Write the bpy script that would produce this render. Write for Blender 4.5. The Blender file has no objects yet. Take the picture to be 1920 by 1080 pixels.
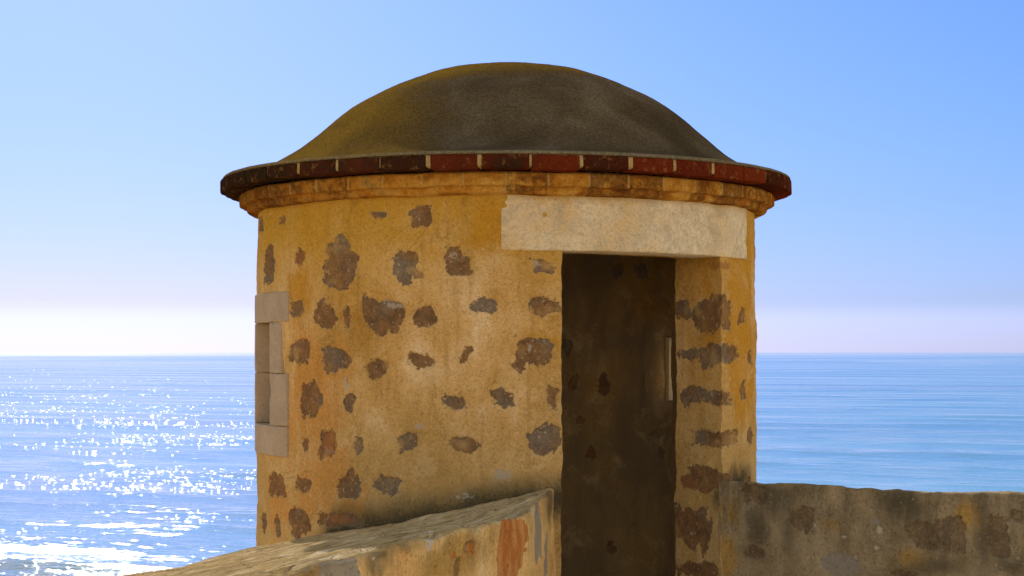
import bpy, bmesh, math, random
import numpy as np
from mathutils import Vector

R = math.radians
scene = bpy.context.scene
col = scene.collection

# ------------------------------------------------------------------ camera
EYE = 1.57
cd = bpy.data.cameras.new("camera")
cd.lens = 61.875
cd.sensor_width = 36
cd.shift_y = 0.0625
cd.clip_start = 0.05
cd.clip_end = 60000
cam = bpy.data.objects.new("camera", cd)
cam.location = (0, 0, EYE)
cam.rotation_euler = (R(90), 0, 0)
col.objects.link(cam)
scene.camera = cam

# ------------------------------------------------------------------ light
SUN_EL, SUN_AZ = 27.5, -15.0          # elevation, azimuth from the view direction (+ = right)
sd = Vector((math.cos(R(SUN_EL)) * math.sin(R(SUN_AZ)), math.cos(R(SUN_EL)) * math.cos(R(SUN_AZ)), math.sin(R(SUN_EL))))
ld = bpy.data.lights.new("sun", 'SUN')
ld.energy = 3.7
ld.angle = R(0.53)
ld.color = (1.0, 0.93, 0.80)
sun = bpy.data.objects.new("sun", ld)
sun.rotation_euler = (-sd).to_track_quat('-Z', 'Y').to_euler()
sun.location = (-4, 12, 12)
col.objects.link(sun)

scene.view_settings.view_transform = 'Standard'
scene.view_settings.look = 'None'
scene.view_settings.gamma = 1
scene.view_settings.exposure = 1.0
scene.cycles.max_bounces = 8
scene.cycles.diffuse_bounces = 5
scene.cycles.sample_clamp_indirect = 6

world = bpy.data.worlds.new("World")
scene.world = world
world.use_nodes = True
wt = world.node_tree
wt.nodes.clear()


def N(nt, kind, props=None, **inp):
    n = nt.nodes.new(kind)
    for k, v in (props or {}).items():
        setattr(n, k, v)
    for k, v in inp.items():
        key = k
        if k.startswith('i') and k[1:].isdigit():
            key = int(k[1:])
        else:
            key = k.replace('_', ' ')
        s = n.inputs[key]
        if isinstance(v, bpy.types.NodeSocket):
            nt.links.new(v, s)
        else:
            if isinstance(v, tuple) and len(v) == 3 and s.type == 'RGBA':
                v = (*v, 1)
            s.default_value = v
    return n


def M(nt, op, a, b=None, c=None, clamp=False):
    n = nt.nodes.new('ShaderNodeMath')
    n.operation = op
    n.use_clamp = clamp
    for i, v in enumerate((a, b, c)):
        if v is None:
            continue
        if isinstance(v, bpy.types.NodeSocket):
            nt.links.new(v, n.inputs[i])
        else:
            n.inputs[i].default_value = v
    return n.outputs[0]


def MIX(nt, f, a, b, blend='MIX'):
    n = nt.nodes.new('ShaderNodeMix')
    n.data_type = 'RGBA'
    n.blend_type = blend
    for s, v in ((n.inputs[0], f), (n.inputs[6], a), (n.inputs[7], b)):
        if isinstance(v, bpy.types.NodeSocket):
            nt.links.new(v, s)
        else:
            if isinstance(v, tuple) and len(v) == 3:
                v = (*v, 1)
            s.default_value = v
    return n.outputs[2]


def RNG(nt, v, a, b, c=0.0, d=1.0, smooth=True):
    n = nt.nodes.new('ShaderNodeMapRange')
    n.interpolation_type = 'SMOOTHSTEP' if smooth else 'LINEAR'
    for i, x in enumerate((v, a, b, c, d)):
        if isinstance(x, bpy.types.NodeSocket):
            nt.links.new(x, n.inputs[i])
        else:
            n.inputs[i].default_value = x
    return n.outputs[0]


def RAMP(nt, f, stops):
    n = nt.nodes.new('ShaderNodeValToRGB')
    e = n.color_ramp.elements
    while len(e) < len(stops):
        e.new(0.5)
    for el, (p, c) in zip(e, stops):
        el.position = p
        el.color = (*c, 1)
    nt.links.new(f, n.inputs[0])
    return n.outputs[0]


sky = N(wt, 'ShaderNodeTexSky', dict(sky_type='NISHITA', sun_disc=False, sun_elevation=R(SUN_EL), sun_rotation=R(SUN_AZ),
                                     altitude=0, air_density=1.0, dust_density=0.5, ozone_density=4.0))
# a thin pale bank of sea haze lying along the horizon, as part of the sky itself
wc = N(wt, 'ShaderNodeTexCoord')
wx = N(wt, 'ShaderNodeSeparateXYZ', i0=wc.outputs['Generated'])
band = RNG(wt, wx.outputs[2], 0.017, 0.030, 1.0, 0.0)
# colour grade of the sky: deep and clear over the sea, warmed and brightened overhead, inland and right as added fill
low = RAMP(wt, wx.outputs[2], [(0.0, (0.160, 0.262, 0.43)), (0.06, (0.160, 0.268, 0.41)), (0.20, (0.168, 0.279, 0.39)), (1.0, (0.168, 0.279, 0.39))])
up = M(wt, 'MAXIMUM', M(wt, 'MAXIMUM', RNG(wt, wx.outputs[2], 0.20, 0.62), RNG(wt, wx.outputs[1], 0.45, -0.25)), RNG(wt, wx.outputs[0], 0.50, 1.0))
den = N(wt, 'ShaderNodeVectorMath', dict(operation='MULTIPLY_ADD'), i0=sky.outputs[0], i1=(0.10, 0.10, 0.10), i2=(1, 1, 1)).outputs[0]
calm = N(wt, 'ShaderNodeVectorMath', dict(operation='DIVIDE'), i0=sky.outputs[0], i1=den).outputs[0]     # the glow round the sun rolls off
gden = N(wt, 'ShaderNodeVectorMath', dict(operation='MULTIPLY_ADD'), i0=sky.outputs[0], i1=(0.0, 0.03, 0.0), i2=(1, 1, 1)).outputs[0]
clear = N(wt, 'ShaderNodeVectorMath', dict(operation='DIVIDE'), i0=sky.outputs[0], i1=gden).outputs[0]
hden = N(wt, 'ShaderNodeVectorMath', dict(operation='MULTIPLY_ADD'), i0=sky.outputs[0], i1=(0.03, 0.03, 0.03), i2=(1, 1, 1)).outputs[0]
hsky = N(wt, 'ShaderNodeVectorMath', dict(operation='DIVIDE'), i0=sky.outputs[0], i1=hden).outputs[0]
over = MIX(wt, up, MIX(wt, 1.0, clear, low, 'MULTIPLY'), MIX(wt, 1.0, calm, (1.80, 1.20, 0.78), 'MULTIPLY'))
hazec = MIX(wt, 1.0, hsky, (0.268, 0.322, 0.66), 'MULTIPLY')
skyc = MIX(wt, M(wt, 'MULTIPLY', M(wt, 'MULTIPLY', band, 0.85), M(wt, 'SUBTRACT', 1.0, up)), over, hazec)
bg = N(wt, 'ShaderNodeBackground', Color=skyc, Strength=0.15)
wo = N(wt, 'ShaderNodeOutputWorld', Surface=bg.outputs[0])


# ------------------------------------------------------------------ numpy noise
def _hash(ix, iy, iz, seed):
    h = (ix.astype(np.int64) * 374761393 + iy.astype(np.int64) * 668265263 + iz.astype(np.int64) * 2147483647 + seed * 974711) & 0xFFFFFFFF
    h = ((h ^ (h >> 13)) * 1274126177) & 0xFFFFFFFF
    h = (h ^ (h >> 16)) & 0xFFFFFFFF
    return h.astype(np.float64) / 4294967295.0 * 2 - 1


def vnoise(p, seed=0):
    f = np.floor(p)
    t = p - f
    t = t * t * t * (t * (t * 6 - 15) + 10)
    i = f.astype(np.int64)
    out = np.zeros(len(p))
    for dx in (0, 1):
        wx_ = t[:, 0] if dx else 1 - t[:, 0]
        for dy in (0, 1):
            wy_ = t[:, 1] if dy else 1 - t[:, 1]
            for dz in (0, 1):
                wz_ = t[:, 2] if dz else 1 - t[:, 2]
                out += wx_ * wy_ * wz_ * _hash(i[:, 0] + dx, i[:, 1] + dy, i[:, 2] + dz, seed)
    return out


def fbm(p, scale, octaves=3, seed=0, gain=0.5):
    a, s, o = 1.0, scale, np.zeros(len(p))
    for k in range(octaves):
        o += a * vnoise(p * s + 17.3 * k, seed + k)
        a *= gain
        s *= 2.03
    return o


def sstep(x, a, b):
    t = np.clip((x - a) / (b - a), 0, 1)
    return t * t * (3 - 2 * t)


# ------------------------------------------------------------------ mesh building
class Grid:
    """collects quad patches and makes one mesh of them"""

    def __init__(self):
        self.v, self.f, self.n = [], [], 0

    def patch(self, P, flip=False, keep=None):
        P = np.asarray(P, float)
        a, b = P.shape[:2]
        idx = np.arange(a * b).reshape(a, b) + self.n
        q = np.stack([idx[:-1, :-1], idx[1:, :-1], idx[1:, 1:], idx[:-1, 1:]], -1)
        if keep is not None:
            q = q[keep]
        q = q.reshape(-1, 4)
        if flip:
            q = q[:, ::-1]
        self.v.append(P.reshape(-1, 3))
        self.f.append(q)
        self.n += a * b

    def verts(self):
        return np.concatenate(self.v)

    def faces(self):
        return np.concatenate(self.f)


def mesh_obj(name, V, F, mat, parent=None, attrs=None, smooth=True, mats=None):
    V = np.asarray(V, np.float64)
    F = np.asarray(F, np.int32)
    used = np.unique(F)
    if len(used) < len(V):
        remap = np.full(len(V), -1)
        remap[used] = np.arange(len(used))
        V = V[used]
        F = remap[F]
        if attrs:
            attrs = {k: a[used] for k, a in attrs.items()}
    me = bpy.data.meshes.new(name)
    me.vertices.add(len(V))
    me.vertices.foreach_set('co', V.astype(np.float32).ravel())
    k = F.shape[1]
    me.loops.add(F.size)
    me.loops.foreach_set('vertex_index', F.astype(np.int32).ravel())
    me.polygons.add(len(F))
    me.polygons.foreach_set('loop_start', np.arange(0, F.size, k, dtype=np.int32))
    me.polygons.foreach_set('use_smooth', np.full(len(F), smooth))
    for an, a in (attrs or {}).items():
        at = me.attributes.new(an, 'FLOAT', 'POINT')
        at.data.foreach_set('value', a.astype(np.float32))
    me.update(calc_edges=True)
    me.validate()
    me.materials.append(mat)
    o = bpy.data.objects.new(name, me)
    col.objects.link(o)
    if parent:
        o.parent = parent
    return o


def bm_obj(name, bm, mats, parent=None, smooth=False):
    me = bpy.data.meshes.new(name)
    bmesh.ops.recalc_face_normals(bm, faces=bm.faces)
    bm.to_mesh(me)
    bm.free()
    for m in mats:
        me.materials.append(m)
    if smooth:
        for p in me.polygons:
            p.use_smooth = True
    o = bpy.data.objects.new(name, me)
    col.objects.link(o)
    if parent:
        o.parent = parent
    return o


def empty(name, loc=(0, 0, 0), parent=None):
    o = bpy.data.objects.new(name, None)
    o.location = loc
    o.empty_display_size = 0.3
    col.objects.link(o)
    if parent:
        o.parent = parent
    return o


def tag(o, label=None, cat=None, group=None, kind=None):
    for k, v in (('label', label), ('category', cat), ('group', group), ('kind', kind)):
        if v:
            o[k] = v
    return o


# ------------------------------------------------------------------ plan of the place (metres)
TX, TY = -0.0205, 6.77       # tower axis
RO, RI = 0.95, 0.71          # outer and inner wall radius
DOOR_A0, DOOR_A1 = 11.2, 53.0    # door, degrees round from the side facing the terrace, + to the right
DOOR_C = (DOOR_A0 + DOOR_A1) / 2
DOOR_HW = RO * math.sin(R((DOOR_A1 - DOOR_A0) / 2))
DOOR_IA = math.degrees(math.asin(DOOR_HW / RI))
DOOR_I0, DOOR_I1 = DOOR_C - DOOR_IA, DOOR_C + DOOR_IA
DOOR_Z = 1.911
FPX = 3300.0


def cyl(a, r, z):
    return np.array((TX + r * math.sin(R(a)), TY - r * math.cos(R(a)), z))


def ray(px, py):
    return np.array(((px - 960) / FPX, 1.0, (660 - py) / FPX))


CAMP = np.array((0, 0, EYE))


def on_cyl(px, py, r=RO, back=False):
    d = ray(px, py)
    o = np.array((-TX, -TY))
    a = d[0] ** 2 + 1
    b = 2 * (d[0] * o[0] + o[1])
    c = o @ o - r * r
    disc = b * b - 4 * a * c
    if disc < 0:
        disc = 0
    t = (-b + (1 if back else -1) * math.sqrt(disc)) / (2 * a)
    return CAMP + d * t


def on_plane(px, py, p0, n):
    d = ray(px, py)
    t = ((p0 - CAMP) @ n) / (d @ n)
    return CAMP + d * t


# surfaces that marks can be put on: function(px, py) -> point
JR0, JR1 = cyl(DOOR_A1, RO, 0), cyl(DOOR_I1, RI, 0)
_jn = np.array((-(JR1 - JR0)[1], (JR1 - JR0)[0], 0))
_jn /= np.linalg.norm(_jn)

# parapets
A_ = np.array((0.15, 5.92))
B_ = np.array((0.042, 4.87))
LD = np.array((-0.361, -0.932))
LN = np.array((0.932, -0.361))
RS = np.array((0.737, 6.20))
RD = np.array((0.795, -0.606))
RN = np.array((-0.606, -0.795))     # faces the terrace
ZI, ZO = 1.122, 0.955               # top of the parapet at the terrace side / at the sea side
THK = 1.02


def S_out(px, py):
    return on_cyl(px, py)


def S_in(px, py):
    return on_cyl(px, py, RI, True)


def S_jamb(px, py):
    return on_plane(px, py, JR0, _jn)


def S_lpar(px, py):
    return on_plane(px, py, np.array((*B_, 0)), np.array((*LN, 0)))


_ed = (B_ - A_) / np.linalg.norm(B_ - A_)
EN = np.array((-_ed[1], _ed[0], 0))


def S_lend(px, py):
    return on_plane(px, py, np.array((*B_, 0)), EN)


def S_rpar(px, py):
    return on_plane(px, py, np.array((*RS, 0)), np.array((*RN, 0)))


_tn = np.cross(np.array((*LD, 0)), np.array((*(-LN * THK), ZO - ZI)))
_tn /= np.linalg.norm(_tn)


def S_ltop(px, py):
    return on_plane(px, py, np.array((*B_, ZI)), _tn)


def blob_field(V, blobs, seed, rag=0.28, depth=0.06):
    """distance-like field (metres, + inside) of a list of ragged marks: (surface, px, py, half w, half h, tilt)"""
    out = np.full(len(V), -0.05)
    for bi, b in enumerate(blobs):
        S, px, py, hw, hh = b[:5]
        tilt = R(b[5]) if len(b) > 5 else 0.0
        c = S(px, py)
        e0, e1 = S(px - hw * 0.5, py), S(px + hw * 0.5, py)
        t = e1 - e0
        a = np.linalg.norm(t)
        if a < 1e-6:
            continue
        t = t / a
        up = S(px, py - hh * 0.5) - S(px, py + hh * 0.5)
        bb = np.linalg.norm(up)
        up = up / bb
        n = np.cross(t, up)
        n /= np.linalg.norm(n)
        a = min(a, 0.35)
        d = V - c
        near = np.abs(d).max(axis=1) < max(a, bb) * 1.9 + 0.03
        if not near.any():
            continue
        d = d[near]
        x, y, w = d @ t, d @ up, d @ n
        if tilt:
            # tilt measured in the picture, about the stone's own scale
            x, y = x * math.cos(tilt) + y * math.sin(tilt), -x * math.sin(tilt) + y * math.cos(tilt)
        q3 = np.stack([x, y, np.full_like(x, bi * 3.7)], -1)
        m = min(a, bb)
        wx_ = fbm(q3, 0.8 / m, 5, seed + 3 * bi, 0.66)
        wy_ = fbm(q3, 0.8 / m, 5, seed + 3 * bi + 1000, 0.66)
        X = np.abs((x + rag * m * wx_) / a)
        Y = np.abs((y + rag * m * wy_) / bb)
        pw = 2.0 + ((bi * 7) % 4) * 0.6
        q = 1.11 * (X ** pw + Y ** pw) ** (1 / pw)
        q = np.maximum(q, np.abs(w) / depth)
        s = (1 - q) * m
        out[near] = np.maximum(out[near], s)
    return np.clip(out, -0.05, 0.05)


# ------------------------------------------------------------------ materials
def new_mat(name):
    m = bpy.data.materials.new(name)
    m.use_nodes = True
    nt = m.node_tree
    nt.nodes.clear()
    return m, nt


def finish(nt, colour, rough, bump=None, strength=1.0, dist=0.01, **kw):
    if kw:
        p = N(nt, 'ShaderNodeBsdfPrincipled', Base_Color=colour, Roughness=rough, **kw)
    else:                                     # dry lime, stone, brick and earth: matte
        p = N(nt, 'ShaderNodeBsdfDiffuse', Color=colour, Roughness=0.6)
    if bump is not None:
        b = N(nt, 'ShaderNodeBump', Strength=strength, Distance=dist, Height=bump)
        nt.links.new(b.outputs[0], p.inputs['Normal'])
    N(nt, 'ShaderNodeOutputMaterial', Surface=p.outputs[0])
    return p


def noise(nt, vec, scale, detail=4, rough=0.55, dist=0.0):
    n = N(nt, 'ShaderNodeTexNoise', Vector=vec, Scale=scale, Detail=detail, Roughness=rough, Distortion=dist)
    return n.outputs[0]


def attr(nt, name):
    return N(nt, 'ShaderNodeAttribute', dict(attribute_name=name)).outputs['Fac']


def scaled(nt, vec, s):
    return N(nt, 'ShaderNodeVectorMath', dict(operation='MULTIPLY'), i0=vec, i1=s).outputs[0]


def crisp(nt, a, jit, lo=-0.0012, hi=0.0012):
    return RNG(nt, M(nt, 'ADD', a, jit), lo, hi)


def plaster_mat(name, inside=False):
    m, nt = new_mat(name)
    pos = N(nt, 'ShaderNodeNewGeometry').outputs['Position']
    big = noise(nt, pos, 2.6, 6, 0.6, 0.4)
    mid = noise(nt, scaled(nt, pos, (1, 1, 0.45)), 11.0, 5, 0.6)
    fine = noise(nt, pos, 95.0, 4, 0.7)
    grit = noise(nt, pos, 320.0, 2, 0.6)
    z = N(nt, 'ShaderNodeSeparateXYZ', i0=pos).outputs[2]
    base = RAMP(nt, M(nt, 'ADD', M(nt, 'MULTIPLY', big, 0.65), M(nt, 'MULTIPLY', mid, 0.35)),
                [(0.35, (0.45, 0.240, 0.052)), (0.44, (0.57, 0.335, 0.105)), (0.53, (0.67, 0.430, 0.180)), (0.61, (0.78, 0.57, 0.34))])
    # richer ochre wash in the top band
    topf = RNG(nt, M(nt, 'ADD', z, M(nt, 'MULTIPLY', mid, 0.35)), 1.88, 2.18)
    base = MIX(nt, M(nt, 'MULTIPLY', topf, 0.75), base, (0.51, 0.280, 0.022))
    # weathered greyer olive, lower on the wall
    lowf = RNG(nt, M(nt, 'ADD', z, M(nt, 'MULTIPLY', big, 0.8)), 2.02, 1.42)
    base = MIX(nt, M(nt, 'MULTIPLY', lowf, 0.6), base, (0.50, 0.345, 0.145))
    base = MIX(nt, M(nt, 'MULTIPLY', RNG(nt, M(nt, 'ADD', attr(nt, 'wash'), M(nt, 'MULTIPLY_ADD', mid, 0.10, -0.05)), -0.03, 0.03), 0.8), base, (0.52, 0.255, 0.022))
    # rusty stain
    base = MIX(nt, M(nt, 'MULTIPLY', RNG(nt, M(nt, 'ADD', attr(nt, 'rust'), M(nt, 'MULTIPLY_ADD', mid, 0.10, -0.05)), -0.02, 0.05), 0.5), base, (0.58, 0.25, 0.05))
    # streaks
    st = noise(nt, scaled(nt, pos, (1, 1, 0.06)), 26.0, 4, 0.6)
    base = MIX(nt, M(nt, 'MULTIPLY', RNG(nt, st, 0.52, 0.70), 0.35), base, (0.40, 0.22, 0.06))
    # fine grain
    base = MIX(nt, 1.0, base, RAMP(nt, M(nt, 'ADD', M(nt, 'MULTIPLY', fine, 0.5), M(nt, 'MULTIPLY', noise(nt, pos, 210.0, 3, 0.7), 0.5)), [(0.34, (0.66, 0.64, 0.60)), (0.5, (1, 1, 1)), (0.66, (1.18, 1.19, 1.22))]), 'MULTIPLY')
    pale = RNG(nt, noise(nt, pos, 42.0, 3, 0.6), 0.665, 0.70)
    base = MIX(nt, M(nt, 'MULTIPLY', pale, 0.55), base, (0.62, 0.50, 0.32))
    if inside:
        # grime over the inside limewash, darkened further to paint in the room's dimness
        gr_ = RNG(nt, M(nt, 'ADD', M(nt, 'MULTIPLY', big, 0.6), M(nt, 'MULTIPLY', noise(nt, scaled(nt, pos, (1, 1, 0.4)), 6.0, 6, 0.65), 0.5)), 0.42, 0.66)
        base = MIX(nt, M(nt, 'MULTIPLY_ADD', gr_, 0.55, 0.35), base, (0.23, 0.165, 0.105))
    # hairline cracks in the render
    hc = M(nt, 'ABSOLUTE', M(nt, 'SUBTRACT', noise(nt, pos, 3.4, 7, 0.62, 0.5), 0.5))
    hair = M(nt, 'MULTIPLY', RNG(nt, hc, 0.0065, 0.0015), RNG(nt, noise(nt, pos, 2.1, 3, 0.5), 0.50, 0.60))
    base = MIX(nt, M(nt, 'MULTIPLY', hair, 0.4), base, (0.16, 0.085, 0.03))
    # patches where the wash has worn to pale sandy render
    worn = RNG(nt, M(nt, 'ADD', M(nt, 'MULTIPLY', noise(nt, pos, 7.0, 7, 0.7, 0.4), 0.8), M(nt, 'MULTIPLY', fine, 0.2)), 0.52, 0.64)
    base = MIX(nt, M(nt, 'MULTIPLY', worn, M(nt, 'MULTIPLY_ADD', topf, -0.4, 0.5)), base, (0.66, 0.48, 0.26))
    pits = RNG(nt, noise(nt, pos, 130.0, 3, 0.6), 0.635, 0.675)
    base = MIX(nt, M(nt, 'MULTIPLY', pits, 0.5), base, (0.22, 0.12, 0.035))
    # soot and lichen
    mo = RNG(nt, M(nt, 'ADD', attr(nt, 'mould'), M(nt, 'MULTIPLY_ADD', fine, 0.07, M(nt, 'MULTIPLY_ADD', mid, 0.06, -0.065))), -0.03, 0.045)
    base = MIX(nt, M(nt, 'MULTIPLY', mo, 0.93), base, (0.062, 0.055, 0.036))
    # bare stones showing through lost plaster
    jit = M(nt, 'ADD', M(nt, 'MULTIPLY_ADD', noise(nt, pos, 62.0, 5, 0.7), 0.040, -0.020), M(nt, 'MULTIPLY_ADD', noise(nt, pos, 190.0, 3, 0.65), 0.016, -0.008))
    sa = attr(nt, 'stone')
    stone = M(nt, 'MULTIPLY', crisp(nt, sa, jit, -0.0012, 0.0012), RNG(nt, noise(nt, pos, 9.0, 4, 0.6), 0.30, 0.48, 0.45, 0.96))
    sv = noise(nt, pos, 24.0, 5, 0.65)
    scol = RAMP(nt, sv, [(0.30, (0.135, 0.080, 0.046)), (0.48, (0.22, 0.120, 0.060)), (0.62, (0.27, 0.145, 0.066)), (0.78, (0.31, 0.20, 0.12))])
    scol = MIX(nt, RNG(nt, noise(nt, pos, 5.5, 2, 0.5), 0.45, 0.62, 0.0, 0.75), scol, MIX(nt, sv, (0.13, 0.105, 0.08), (0.26, 0.22, 0.18)))
    scol = MIX(nt, 1.0, scol, RAMP(nt, fine, [(0.3, (0.72, 0.72, 0.74)), (0.5, (1, 1, 1)), (0.68, (1.2, 1.2, 1.2))]), 'MULTIPLY')
    spk = RNG(nt, noise(nt, pos, 75.0, 3, 0.6), 0.635, 0.67)
    scol = MIX(nt, M(nt, 'MULTIPLY', spk, 0.7), scol, (0.55, 0.43, 0.30))
    # plaster broken thin at the stone's edge
    rim = M(nt, 'MULTIPLY', crisp(nt, sa, M(nt, 'ADD', jit, 0.005)), M(nt, 'SUBTRACT', 1.0, stone))
    base = MIX(nt, M(nt, 'MULTIPLY', rim, 0.22), base, (0.60, 0.43, 0.22))
    base = MIX(nt, stone, base, scol)
    wh = crisp(nt, attr(nt, 'white'), jit)
    base = MIX(nt, M(nt, 'MULTIPLY', wh, 0.7), base, (0.46, 0.40, 0.34))
    rd = crisp(nt, attr(nt, 'brick'), jit)
    base = MIX(nt, M(nt, 'MULTIPLY', rd, 0.65), base, MIX(nt, mid, (0.26, 0.10, 0.045), (0.46, 0.20, 0.07)))
    h = M(nt, 'ADD', M(nt, 'MULTIPLY', fine, 0.5), M(nt, 'MULTIPLY', grit, 0.25))
    h = M(nt, 'ADD', h, M(nt, 'MULTIPLY', noise(nt, pos, 30, 4, 0.6), 0.9))
    h = M(nt, 'SUBTRACT', h, M(nt, 'MULTIPLY', stone, 0.55))
    finish(nt, base, 0.92, h, 0.8, 0.006)
    return m


def parapet_mat(name, right):
    m, nt = new_mat(name)
    pos = N(nt, 'ShaderNodeNewGeometry').outputs['Position']
    big = noise(nt, pos, 3.2, 6, 0.62, 0.5)
    mid = noise(nt, pos, 13.0, 6, 0.65)
    fine = noise(nt, pos, 90.0, 4, 0.7)
    grit = noise(nt, pos, 300.0, 2, 0.6)
    v = M(nt, 'ADD', M(nt, 'MULTIPLY', big, 0.6), M(nt, 'MULTIPLY', mid, 0.4))
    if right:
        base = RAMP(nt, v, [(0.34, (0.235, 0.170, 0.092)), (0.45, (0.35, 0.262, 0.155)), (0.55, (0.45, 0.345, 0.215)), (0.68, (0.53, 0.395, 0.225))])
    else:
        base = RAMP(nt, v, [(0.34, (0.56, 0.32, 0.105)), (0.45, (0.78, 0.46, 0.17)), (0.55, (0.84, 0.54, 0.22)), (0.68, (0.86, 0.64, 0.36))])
    och = RNG(nt, M(nt, 'ADD', attr(nt, 'ochre'), M(nt, 'MULTIPLY_ADD', mid, 0.06, -0.03)), -0.02, 0.03)
    base = MIX(nt, M(nt, 'MULTIPLY', och, 0.85), base, MIX(nt, mid, (0.42, 0.24, 0.06), (0.56, 0.34, 0.10)))
    # run-off streaks, following the height of the wall
    st = noise(nt, scaled(nt, pos, (1, 1, 0.16)), 11.0, 6, 0.66, 0.25)
    z = N(nt, 'ShaderNodeSeparateXYZ', i0=pos).outputs[2]
    near_top = RNG(nt, M(nt, 'ADD', z, M(nt, 'MULTIPLY_ADD', st, 0.42, -0.21)), 0.78 if right else 0.98, 1.14)
    dk = M(nt, 'MULTIPLY', M(nt, 'MULTIPLY', near_top, RNG(nt, st, 0.36, 0.64)), 0.55 if right else 0.35)
    base = MIX(nt, dk, base, (0.060, 0.050, 0.032))
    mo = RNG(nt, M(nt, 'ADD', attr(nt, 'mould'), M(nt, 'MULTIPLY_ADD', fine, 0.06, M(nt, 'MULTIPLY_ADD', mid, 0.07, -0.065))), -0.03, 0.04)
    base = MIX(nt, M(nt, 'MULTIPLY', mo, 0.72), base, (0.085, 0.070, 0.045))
    base = MIX(nt, 1.0, base, RAMP(nt, fine, [(0.3, (0.74, 0.73, 0.71)), (0.5, (1, 1, 1)), (0.7, (1.16, 1.16, 1.18))]), 'MULTIPLY')
    jit = M(nt, 'MULTIPLY_ADD', noise(nt, pos, 110.0, 4, 0.65), 0.018, -0.009)
    gs = crisp(nt, attr(nt, 'grey'), jit)
    base = MIX(nt, M(nt, 'MULTIPLY', gs, 0.85), base, MIX(nt, mid, (0.24, 0.21, 0.18), (0.42, 0.36, 0.29)))
    stn = crisp(nt, attr(nt, 'stone'), jit, -0.003, 0.003)
    sv = noise(nt, pos, 45.0, 5, 0.7)
    scol = RAMP(nt, sv, [(0.32, (0.075, 0.050, 0.032)), (0.5, (0.15, 0.090, 0.050)), (0.66, (0.24, 0.155, 0.085)), (0.75, (0.40, 0.30, 0.19))])
    base = MIX(nt, M(nt, 'MULTIPLY', stn, 0.6), base, scol)
    rd = crisp(nt, attr(nt, 'brick'), jit)
    base = MIX(nt, M(nt, 'MULTIPLY', rd, 0.9), base, MIX(nt, RNG(nt, noise(nt, scaled(nt, pos, (1, 1, .3)), 30, 5, .7), .35, .65), (0.46, 0.135, 0.026), (0.62, 0.29, 0.10)))
    wh = crisp(nt, attr(nt, 'white'), jit)
    base = MIX(nt, M(nt, 'MULTIPLY', wh, 0.85), base, (0.58, 0.50, 0.40))
    ck = RNG(nt, attr(nt, 'ridge'), 0.0, 1.0)
    base = MIX(nt, M(nt, 'MULTIPLY', ck, 0.85), base, MIX(nt, RNG(nt, mid, .3, .7), (0.50, 0.335, 0.15), (0.72, 0.51, 0.265)))
    if not right:
        # bedding of the worn sandstone top, running along the wall
        al = N(nt, 'ShaderNodeVectorRotate', dict(rotation_type='Z_AXIS'), Vector=pos, Angle=R(21.2))
        bed = noise(nt, scaled(nt, al.outputs[0], (30.0, 3.6, 14.0)), 1.0, 7, 0.74, 0.15)
        base = MIX(nt, M(nt, 'MULTIPLY', ck, RNG(nt, bed, 0.50, 0.36, 0.0, 0.75)), base, (0.20, 0.145, 0.07))
        base = MIX(nt, M(nt, 'MULTIPLY', ck, RNG(nt, bed, 0.54, 0.66)), base, (0.88, 0.72, 0.50))
        ca = N(nt, 'ShaderNodeVectorRotate', dict(rotation_type='Z_AXIS'), Vector=pos, Angle=R(21.2))
        cr = M(nt, 'ABSOLUTE', M(nt, 'SUBTRACT', noise(nt, scaled(nt, ca.outputs[0], (15.0, 2.4, 6.0)), 1.0, 6, 0.62, 0.4), 0.5))
        crack = M(nt, 'MULTIPLY', M(nt, 'MULTIPLY', RNG(nt, cr, 0.016, 0.004), ck), RNG(nt, mid, 0.42, 0.55))
        base = MIX(nt, M(nt, 'MULTIPLY', crack, 0.85), base, (0.10, 0.07, 0.035))
    # grit: dark pits and pale grains
    pits = RNG(nt, noise(nt, pos, 120.0, 3, 0.6), 0.63, 0.67)
    base = MIX(nt, M(nt, 'MULTIPLY', pits, 0.55), base, (0.10, 0.07, 0.04))
    grains = RNG(nt, noise(nt, scaled(nt, pos, (1.1, 0.9, 1.05)), 105.0, 3, 0.6), 0.655, 0.69)
    base = MIX(nt, M(nt, 'MULTIPLY', grains, 0.6), base, (0.62, 0.52, 0.38))
    h = M(nt, 'ADD', M(nt, 'MULTIPLY', fine, 0.6), M(nt, 'MULTIPLY', grit, 0.25))
    h = M(nt, 'SUBTRACT', h, M(nt, 'MULTIPLY', pits, 0.5))
    h = M(nt, 'ADD', h, M(nt, 'MULTIPLY', noise(nt, pos, 32, 5, 0.65), 1.2))
    h = M(nt, 'SUBTRACT', h, M(nt, 'MULTIPLY', stn, 0.4))
    if not right:
        h = M(nt, 'ADD', h, M(nt, 'MULTIPLY', M(nt, 'MULTIPLY', bed, ck), 2.0))
    finish(nt, base, 0.92, h, 0.9, 0.008)
    return m


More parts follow.
